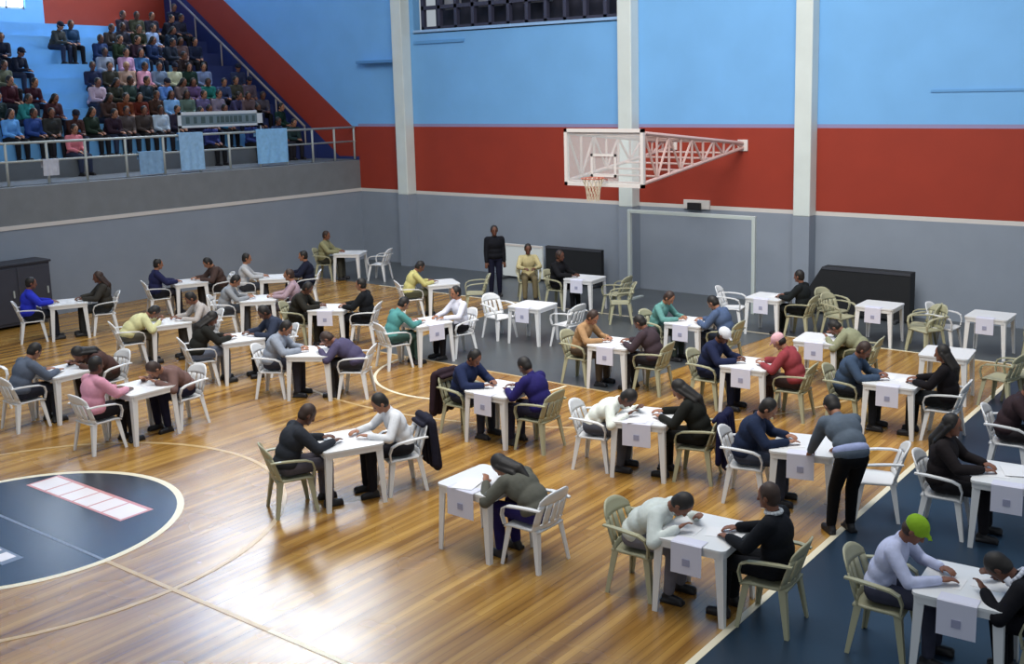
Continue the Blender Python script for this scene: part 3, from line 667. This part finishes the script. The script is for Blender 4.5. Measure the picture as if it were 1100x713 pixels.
TABLES = [(2.51, 2.6, 1.52, ('write', 'short', '2b2e35', '55525c', 'person in a dark grey jacket with short dark hair', 'jacket', None), ('write', 'short', 'd8dade', '1a1a20', 'person in a white shirt nearest the centre circle', 'shirt', ('coat', '191826')), 'the table nearest the dark centre circle', None, 'beige', 'white'),
 (4.74, 2.48, -0.03, None, ('hunch', 'long', '5a5a52', '231d55', 'person in a baggy grey jumper and purple trousers hunched forward', 'jumper', None), 'the table alone in the middle foreground', 'papers', None, 'white'),
 (7.26, 2.59, 0.06, ('hunch', 'short', 'c9d0cc', '6f6e78', 'person in a pale baggy sweater bent low over papers', 'sweater', None), ('upright', 'short', '0e1118', '0e1016', 'person in a black jacket with a white collar', 'jacket', ('collar', 'c8ccd0')), 'the foreground table beside the white sideline', 's', 'beige', 'beige'),
 (4.97, 5.29, 0.24, ('hunch', 'short', 'e2e6dd', '4a4c55', 'person in a bright white top stooping over the table', 'shirt', None), ('write', 'long', '1a1b18', '141414', 'person in black with long dark hair', 'jacket', ('coat', '0d0f30')), 'the table in front of the black haired woman', 'papers', 'white', 'beige'),
 (7.06, 5.33, 0.25, ('write', 'short', '1c2740', '3a4050', 'person in a dark navy top leaning on folded arms', 'jacket', None), 'chair', 'the table someone in black trousers bends over', 's', 'white', 'white'),
 (6.98, 8.5, 0.08, ('write', 'short', '3a4a60', '20242c', 'person in a slate blue jacket with brown hair', 'jacket', None), ('upright', 'long', '120e12', '15171a', 'person all in black with long black hair', 'jacket', None), 'the table beside the person all in black', 's', 'beige', 'white'),
 (7.11, 10.46, 0.1, None, 'chair', 'the empty white table nearest the right sideline', None, None, 'beige'),
 (4.91, 8.3, 0.08, ('write', 'cap_white', '1c2340', '1a1f35', 'person in a navy jacket and a white cap', 'jacket', None), ('write', 'cap_pink', '8c3a40', '3a2a2a', 'person in a dark red jacket and a pale pink cap', 'jacket', None), 'the table of the person in the white cap', 's', 'beige', 'beige'),
 (2.51, 8.37, 0.07, ('write', 'short', 'a5825e', '4f4338', 'person in a tan top with short black hair', 'shirt', None), ('write', 'short', '3e3238', '2c2a30', 'person in a dark plum brown jacket', 'jacket', None), 'the table of the person in the tan top', 's', 'beige', 'beige'),
 (2.64, 5.28, 0.02, ('write', 'short', '1e2848', '2a2c38', 'person in a navy jacket facing violet blue', 'jacket', ('coat', '2a1c24')), ('write', 'short', '221d58', '26263a', 'person in a deep violet blue jacket', 'jacket', None), 'the table between navy and violet jackets', 's', 'beige', 'beige'),
 (2.73, 10.4, 0.01, ('write', 'short', '5f8f8a', '3a4540', 'person in a teal green top', 'shirt', None), ('write', 'short', '4a5a78', '2a3040', 'person in a dusty blue jacket', 'jacket', None), 'the table of the person in the teal green top', 's', 'beige', 'beige'),
 (2.89, 13.2, 0.01, 'chair', ('upright', 'short', '181c1e', '15181a', 'person in black sitting by the black mats', 'jacket', None), 'the table right of the goal frame', 's', 'white', 'beige'),
 (5.14, 10.35, 0.1, None, ('hunch', 'short', '8a8b70', '4a4a38', 'person in an olive beige jacket bent forward', 'jacket', None), 'the table of the person in the olive beige jacket', 's', None, 'beige'),
 (4.99, 13.47, 0.01, 'chair', 'chair', 'the empty table in front of the black mats', 's', 'beige', 'beige'),
 (6.94, 13.55, 0.0, 'chair', 'chair', 'the farthest empty table at the right edge', 's', 'white', 'beige'),
 (-1.45, 13.16, 0.1, ('upright', 'short', '141418', '15151a', 'person in black before the long black mat', 'jacket', None), 'chair', 'the far table in front of the long black mat', 's', 'beige', 'beige'),
 (-0.58, 10.18, 0.09, 'chair', 'chair', 'the far table in front of the white board', 's', 'white', 'white'),
 (-1.28, 7.99, 0.32, ('write', 'short', '4f8a88', '3a5550', 'person in a turquoise top with black hair', 'shirt', None), ('upright', 'short', 'd8d8e4', '1b1a20', 'person in a white blouse and black trousers', 'shirt', None), 'the table of the person in the turquoise top', 's', 'white', 'white'),
 (-3.83, 11.13, 0.26, ('write', 'short', 'c0b878', '5a5a48', 'person in a pale yellow top', 'shirt', None), 'chair', 'the far table of the person in pale yellow', None, 'white', 'beige'),
 (-8.96, 13.28, 0.5, ('upright', 'short', '8d8a68', '3f3f38', 'person in an olive drab top near the far corner', 'jacket', None), 'chair', 'the farthest table near the hall corner', None, 'beige', 'white'),
 (-3.77, 7.98, 0.53, ('write', 'short', '26241f', '26241f', 'person in a brown black jacket facing right', 'jacket', None), ('upright', 'short', '14161a', '16161c', 'person in a black coat sitting tall', 'jacket', None), 'the table up and left of the free throw circle', 's', 'beige', 'white'),
 (-1.26, 5.39, 0.55, ('write', 'short', '8c93a0', '34343f', 'person in a light grey hooded top', 'jacket', None), ('hunch', 'short', '4a4560', '2e2c30', 'person in a dusty purple jacket on the tall white chair', 'jacket', None), 'the wide table front centre of the left cluster', None, 'white', 'white'),
 (-3.14, 5.4, 0.78, ('write', 'long', '22221f', '6c7486', 'person in dark clothes with long hair', 'jacket', None), ('write', 'short', '2f3648', '20222a', 'person in a navy grey jacket with cropped hair', 'jacket', None), 'the table left of the wide cluster table', None, 'white', 'white'),
 (-5.79, 7.89, 0.81, ('write', 'short', '8d9095', '44464c', 'person in a mid grey fleece', 'fleece', None), ('upright', 'short', 'a8909a', '4c4650', 'person in a mauve pink top', 'shirt', None), 'the table of the person in mauve pink', None, 'white', 'white'),
 (-5.38, 5.53, 1.18, ('hunch', 'short', 'c8c595', '5a5850', 'person in a cream yellow jacket with black hair', 'jacket', None), ('write', 'short', 'b0a9a5', '4c4a48', 'person in a pale beige top', 'shirt', None), 'the table of the person in cream yellow', None, 'white', 'white'),
 (-1.73, 2.65, 1.56, ('upright', 'short', 'cf93a6', '1f1d22', 'person in a pink sweater with short dark hair', 'sweater', None), ('hunch', 'short', '6e5550', '1a1a30', 'person in a brown jacket and navy trousers', 'jacket', None), 'the table of the person in the pink sweater', None, 'white', 'white'),
 (-3.58, 2.59, 1.55, ('write', 'short', '555e6e', '2a2c38', 'person in a slate grey jacket at the left edge', 'jacket', None), ('hunch', 'long', '4a3430', '3a302c', 'person in a dark brown jacket with dark hair', 'jacket', None), 'the table between pink sweater and left edge', None, 'white', 'white'),
 (-8.91, 5.6, 1.14, ('upright', 'short', '2a35b8', '20222c', 'person in a vivid blue jacket', 'jacket', None), ('upright', 'long', '35332f', '2c2e30', 'person in a charcoal coat by the left wall', 'jacket', None), 'the table of the person in vivid blue', None, 'white', 'white'),
 (-8.84, 8.38, 1.16, ('upright', 'short', '23264a', '23232c', 'person in an indigo jacket with dark hair', 'jacket', None), ('write', 'short', '4a3a36', '2e2a2a', 'person in a chestnut brown top', 'jacket', None), 'the table of the person in indigo', None, 'white', 'white'),
 (9.22, 5.56, 0.1, ('upright', 'long', '1f1a1c', '1c1a1e', 'person in a black brown coat outside the sideline', 'jacket', None), None, 'the table outside the sideline at the right edge', 's2', 'white', None),
 (9.54, 2.79, 0.06, ('write', 'cap_green', 'b9bfdc', '3a3c4c', 'person in a lavender white top and lime green cap', 'shirt', None), ('hunch', 'short', '0d0d14', '12121a', 'person in a black jacket at the bottom right corner', 'jacket', ('scarf', 'd0d4e0')), 'the table of the person in the lime green cap', 's', 'beige', 'beige'),
 (-7.6, 9.79, 0.83, ('upright', 'short', 'b9babd', '3c3d44', 'person in a whitish top before the left wall', 'shirt', None), ('upright', 'short', '191c2e', '1c1c26', 'person in a blackish navy coat before the left wall', 'jacket', None), 'the small far table before the left wall', None, 'white', 'white'),
 (9.36, 7.69, 0.12, ('write', 'short', '33262a', '282428', 'person in a maroon black coat at the right edge', 'jacket', None), None, 'the table just past the right edge', None, 'white', None)]
SPECTATORS = [(0, 8.6, 'c8757f', 'd'), (0, 12.53, '3e4680', 'd'), (0, 13.87, '33407a', 'd'), (0, 14.78, '2f3a58', 'd'), (0, 15.28, '26383a', 'd'), (1, 7.4, '5f9ad8', 'd'), (1, 7.94, '27407c', 'd'), (1, 8.44, '2f3030', 'd'), (1, 8.94, '3b2422', 'd'), (1, 9.44, '1f2c22', 'd'), (1, 9.94, '2c1c28', 'd'),
 (1, 10.44, '4c4444', 'd'), (1, 10.94, '3c3432', 'd'), (1, 11.44, 'a9b8c8', 'd'), (1, 11.94, '2e2838', 'd'), (1, 12.44, '221c30', 'd'), (1, 12.94, '2a1c3a', 'd'), (1, 13.44, '3a86b8', 'd'), (1, 14.62, '1c2440', 'd'), (1, 15.42, '16302c', 'd'), (2, 7.45, '1a2a2c', 'd'), (2, 8.03, '2e7f80', 'd'),
 (2, 8.73, '402428', 'd'), (2, 10.23, '402e2a', 'd'), (2, 10.73, '63301a', 'd'), (2, 11.23, '5a2218', 'd'), (2, 11.73, '3c2820', 'd'), (2, 12.23, '7aa8d8', 'd'), (2, 12.73, '5a6d64', 'd'), (2, 13.23, '5c5478', 'd'), (2, 13.73, '7a7080', 'd'), (2, 14.23, '3f3c5c', 'd'), (2, 14.73, '5c4c50', 'd'),
 (2, 15.23, '4a4650', 'd'), (3, 8.08, '3c1722', 'd'), (3, 8.58, '3a1c28', 'd'), (3, 10.35, 'b09eb0', 'd'), (3, 10.85, '34362e', 'd'), (3, 11.35, '2e3f3a', 'd'), (3, 11.85, '28343e', 'd'), (3, 12.35, '5b84c4', 'd'), (3, 12.85, '6a5a58', 'd'), (3, 13.35, '5e4a70', 'd'), (3, 13.85, '1f6a64', 'd'),
 (3, 14.35, '3a4668', 'd'), (3, 14.85, '3c3c34', 'd'), (3, 15.35, '574c58', 'd'), (4, 8.29, '55594a', 'd'), (4, 10.73, '232a48', 'd'), (4, 11.23, '3a3a34', 'd'), (4, 11.73, 'a58a7c', 'l'), (4, 12.23, 'cf93a8', 'd'), (4, 12.73, '6a7a90', 'd'), (4, 13.23, 'c0c2a4', 'l'), (4, 13.73, '1a2f28', 'd'),
 (4, 14.23, '6f7ea0', 'd'), (4, 15.46, '2c3450', 'd'), (5, 8.93, '1a1f30', 'd'), (5, 11.48, '8a94a8', 'd'), (5, 12.11, 'b38fb0', 'd'), (5, 12.61, '3f6898', 'd'), (5, 13.82, '2c2020', 'd'), (6, 8.92, '22283c', 'd'), (6, 11.72, '1c2f55', 'd'), (6, 12.3, '20301f', 'd'), (6, 12.86, '2c1c28', 'd'),
 (6, 13.36, '1a2c50', 'd'), (6, 13.86, '28303f', 'd'), (6, 14.36, '5a4848', 'd'), (6, 14.86, '1f2840', 'd'), (7, 10.75, '3b3f40', 'd'), (7, 11.25, '1f3c5c', 'd'), (7, 12.31, '3a3434', 'd'), (7, 12.81, '2a2a36', 'd'), (7, 13.31, '272c20', 'd'), (7, 13.81, '8ba0c4', 'd'), (7, 14.33, '1d2c3e', 'd'),
 (8, 13.24, '2b2530', 'd'), (8, 13.74, '3d4034', 'd'), (8, 14.24, '2a2a38', 'd'), (8, 14.74, '1f2230', 'd'), (8, 15.24, '2a2c3c', 'd'), (9, 15.41, '20243c', 'd')]
# ---------------------------------------------------------------- tables, chairs, players
paper = mat('paper', 'd2d2e2', .7); ink = mat('print_grey', '9a9cb6', .7)
def sheet_hang(tx, ty, rz, where, big=1.0):
    t = empty('paper_sheet', 'marked paper sheet hanging from '+where, 'paper', (tx, ty, 0), rz, 'sheets hanging over table edges')
    bm = bmesh.new(); w_ = .15*big; y0 = -.235; ye = -.372; prof = [(y0, .7245), (ye+.01, .7255), (ye-.004, .718), (ye-.007, .60), (ye-.012, .44)]
    A_ = [[bm.verts.new((x, y, z+d)) for x in (-w_, w_)] for y, z in prof for d in (0,)]
    B_ = [[bm.verts.new((x, y-.0015, z+.0015)) for x in (-w_, w_)] for y, z in prof]
    for G in (A_, B_):
        for a, b in zip(G, G[1:]): bm.faces.new((a[0], a[1], b[1], b[0]))
    mk('sheet', bm, paper, t)
    bm = bmesh.new(); box(bm, (-.035, ye-.016, .52), (.035, ye-.0105, .585)); mk('printed_mark', bm, ink, t)
    return t
def paper_flat(tx, ty, rz, dx, dy, rot, label, s=1.0, col=None, lift=0):
    c, sn_ = math.cos(rz), math.sin(rz); bm = bmesh.new(); box(bm, (-.105*s, -.148*s, 0), (.105*s, .148*s, .003))
    bm2 = bm; o = tag(mk('paper_sheet', bm, col or mat('paper_white', 'e2e2e4', .7)), label, 'paper', 'papers lying on the tables')
    o.location = (tx+c*dx-sn_*dy, ty+sn_*dx+c*dy, .7202+lift); o.rotation_euler = (0, 0, rz+rot); return o
rndp = random.Random(11)
DIST = .66
OVR = {'the table nearest the dark centre circle': 1.12, 'the table of the person in the turquoise top': 1.25, 'the table left of the wide cluster table': 1.15, 'the far table of the person in pale yellow': 1.0}
for (tx, ty, a, L, Rr, loc, hang, cl, cr) in TABLES:
    a = OVR.get(loc, a)
    place(T_PROTO, (tx, ty, 0), a, 'square white plastic table, '+loc[4:], 'table', 'square white plastic tables')
    for side, who, cc in ((-1, L, cl), (1, Rr, cr)):
        px, py = tx+side*DIST*math.cos(a), ty+side*DIST*math.sin(a); rz = a-PI/2 if side < 0 else a+PI/2
        word = 'left' if side < 0 else 'right'
        if cc:
            if who == 'chair' or who is None: lab = 'empty %s armchair %s of %s' % ('white' if cc == 'white' else 'beige', word, loc)
            else: lab = '%s armchair under the %s' % ('white' if cc == 'white' else 'beige', who[4])
            k = .12 if who in ('chair', None) else .0
            place(CH[cc], (px+side*k*math.cos(a), py+side*k*math.sin(a), 0), rz+(rndp.uniform(-.3, .3) if k else 0), lab[:140], 'chair', 'plastic armchairs on the court')
        if who and who != 'chair':
            pose, hair, top, legs, desc, garment, extra = who
            person(pose, hair, top, legs, desc, garment, (px, py, 0), rz, 'people seated at the tables', extra=extra)
            if extra and extra[0] == 'coat': coat((px, py, 0), rz, extra[1], ('dark' if extra[1] != '0d0f30' else 'navy')+' coat hanging on the chair of the '+desc.split(' with ')[0].split(' nearest')[0].split(' facing')[0])
    if hang == 's' or hang == 's2': sheet_hang(tx, ty, a if abs(a) < 1.4 else a, loc, 1.0)
    if L not in (None, 'chair'): paper_flat(tx, ty, a, -.17, rndp.uniform(-.1, .1), rndp.uniform(-.5, .5)+PI/2, 'white paper on left half of '+loc)
    if Rr not in (None, 'chair'): paper_flat(tx, ty, a, .17, rndp.uniform(-.1, .1), rndp.uniform(-.5, .5)+PI/2, 'white paper on right half of '+loc)
    if hang == 'papers':
        paper_flat(tx, ty, a, -.05, -.2, .3, 'loose paper near front edge of '+loc, 1.1, lift=.009); sheet_hang(tx, ty, a, loc, 1.2)
    if hang == 's2': paper_flat(tx, ty, a, .0, .1, .3, 'loose paper in the middle of '+loc, 1.1, lift=.009)
# loose chairs
for (x, y, rz, cc, lab) in [(5.95, 13.2, 2.6, 'beige', 'loose beige armchair between the two farthest empty tables'), (8.15, 10.9, 1.2, 'beige', 'loose beige armchair just inside the sideline behind the empty table'),
                            (-4.9, 2.0, -1.2, 'white', 'white armchair cut by the left edge of the photo'), (3.9, 13.9, -1.9, 'beige', 'loose beige armchair in front of the slanted end of the black mats'),
                            (-.1, 12.5, 2.2, 'beige', 'loose beige armchair right of the long black mat')]:
    place(CH[cc], (x, y, 0), rz, lab, 'chair', 'plastic armchairs on the court')
person('stand', 'short', '101118', '14162a', 'person in black standing in front of the white display board', 'jacket', (-4.2, 13.42, 0), -2.3, 'people standing', skin=2)
person('upright', 'short', 'b5a97f', '6a6048', 'person in a beige top seated before the white display board', 'shirt', (-3.35, 13.6, 0), -2.4, 'people seated at the tables')
place(CH['beige'], (-3.35, 13.6, 0), -2.4, 'beige armchair under the person before the white display board', 'chair', 'plastic armchairs on the court')
b = person('bend', 'short', '56616e', '07080c', 'person in black trousers and slate top standing bent over a table', 'jacket', (7.74, 4.78, 0), .85, 'people standing')
bm = bmesh.new(); j = joints('bend')
ell(bm, j['H']+j['u1']*.08, (.2, .165, .1), j['R1']); me = remeshed(bm, 'shirt_tail', .012, 2, .5); o = with_mat('shirt_tail', me, cloth('98a2c8'), b); o['label'] = 'light blue shirt tail'
# ---------------------------------------------------------------- spectators on the stand
ORD = ['front', 'second', 'third', 'fourth', 'fifth', 'sixth', 'seventh', 'eighth', 'ninth', 'top']
NUM = ['leftmost', 'second from the left', 'third from the left', 'fourth from the left', 'fifth from the left', 'sixth from the left', 'seventh from the left', 'eighth from the left', 'ninth from the left', 'tenth from the left', 'eleventh from the left', 'twelfth from the left', 'thirteenth from the left', 'fourteenth from the left', 'fifteenth from the left', 'sixteenth from the left']
def cname(h):
    r, g, b = [int(h[i:i+2], 16) for i in (0, 2, 4)]; mx, mn = max(r, g, b), min(r, g, b); br = (r+g+b)/3
    tone = 'pale' if br > 150 else ('' if br > 85 else 'dark')
    if mx-mn < 22: c = 'grey' if br > 60 else 'charcoal'; tone = tone if br > 60 else ''
    elif r == mx: c = 'mauve' if b > g+12 and b > 90 else ('red' if g < r*.6 and b < r*.75 else ('plum' if b > g else 'brown'))
    elif g == mx: c = 'green' if g-b > 10 or r < g-20 else 'teal'
    else: c = 'violet' if r > g+8 else 'blue'
    return (tone+' '+c).strip()
cnt = {}; rs = random.Random(3)
for (k, y, col, h) in SPECTATORS:
    i = cnt.get(k, 0); cnt[k] = i+1
    pose = rs.choice(['lap', 'lap', 'lean']); hr = rs.choice(['short', 'short', 'long', 'cap_dark' if i % 3 == 0 else 'short'])
    lab = 'spectator in %s, %s row up from the railing, %s' % (cname(col), ORD[k], NUM[i])
    person(pose, hr, col, rs.choice(['1c2030', '25232a', '2c3348', '1a1a1e']), lab, rs.choice(['jacket', 'shirt']), (X0-RUN*k-.30, y, Z0+RISE*k+.0), -PI/2+rs.uniform(-.35, .35), 'spectators on the balcony stand', hairc='l' if h == 'l' else 'd')
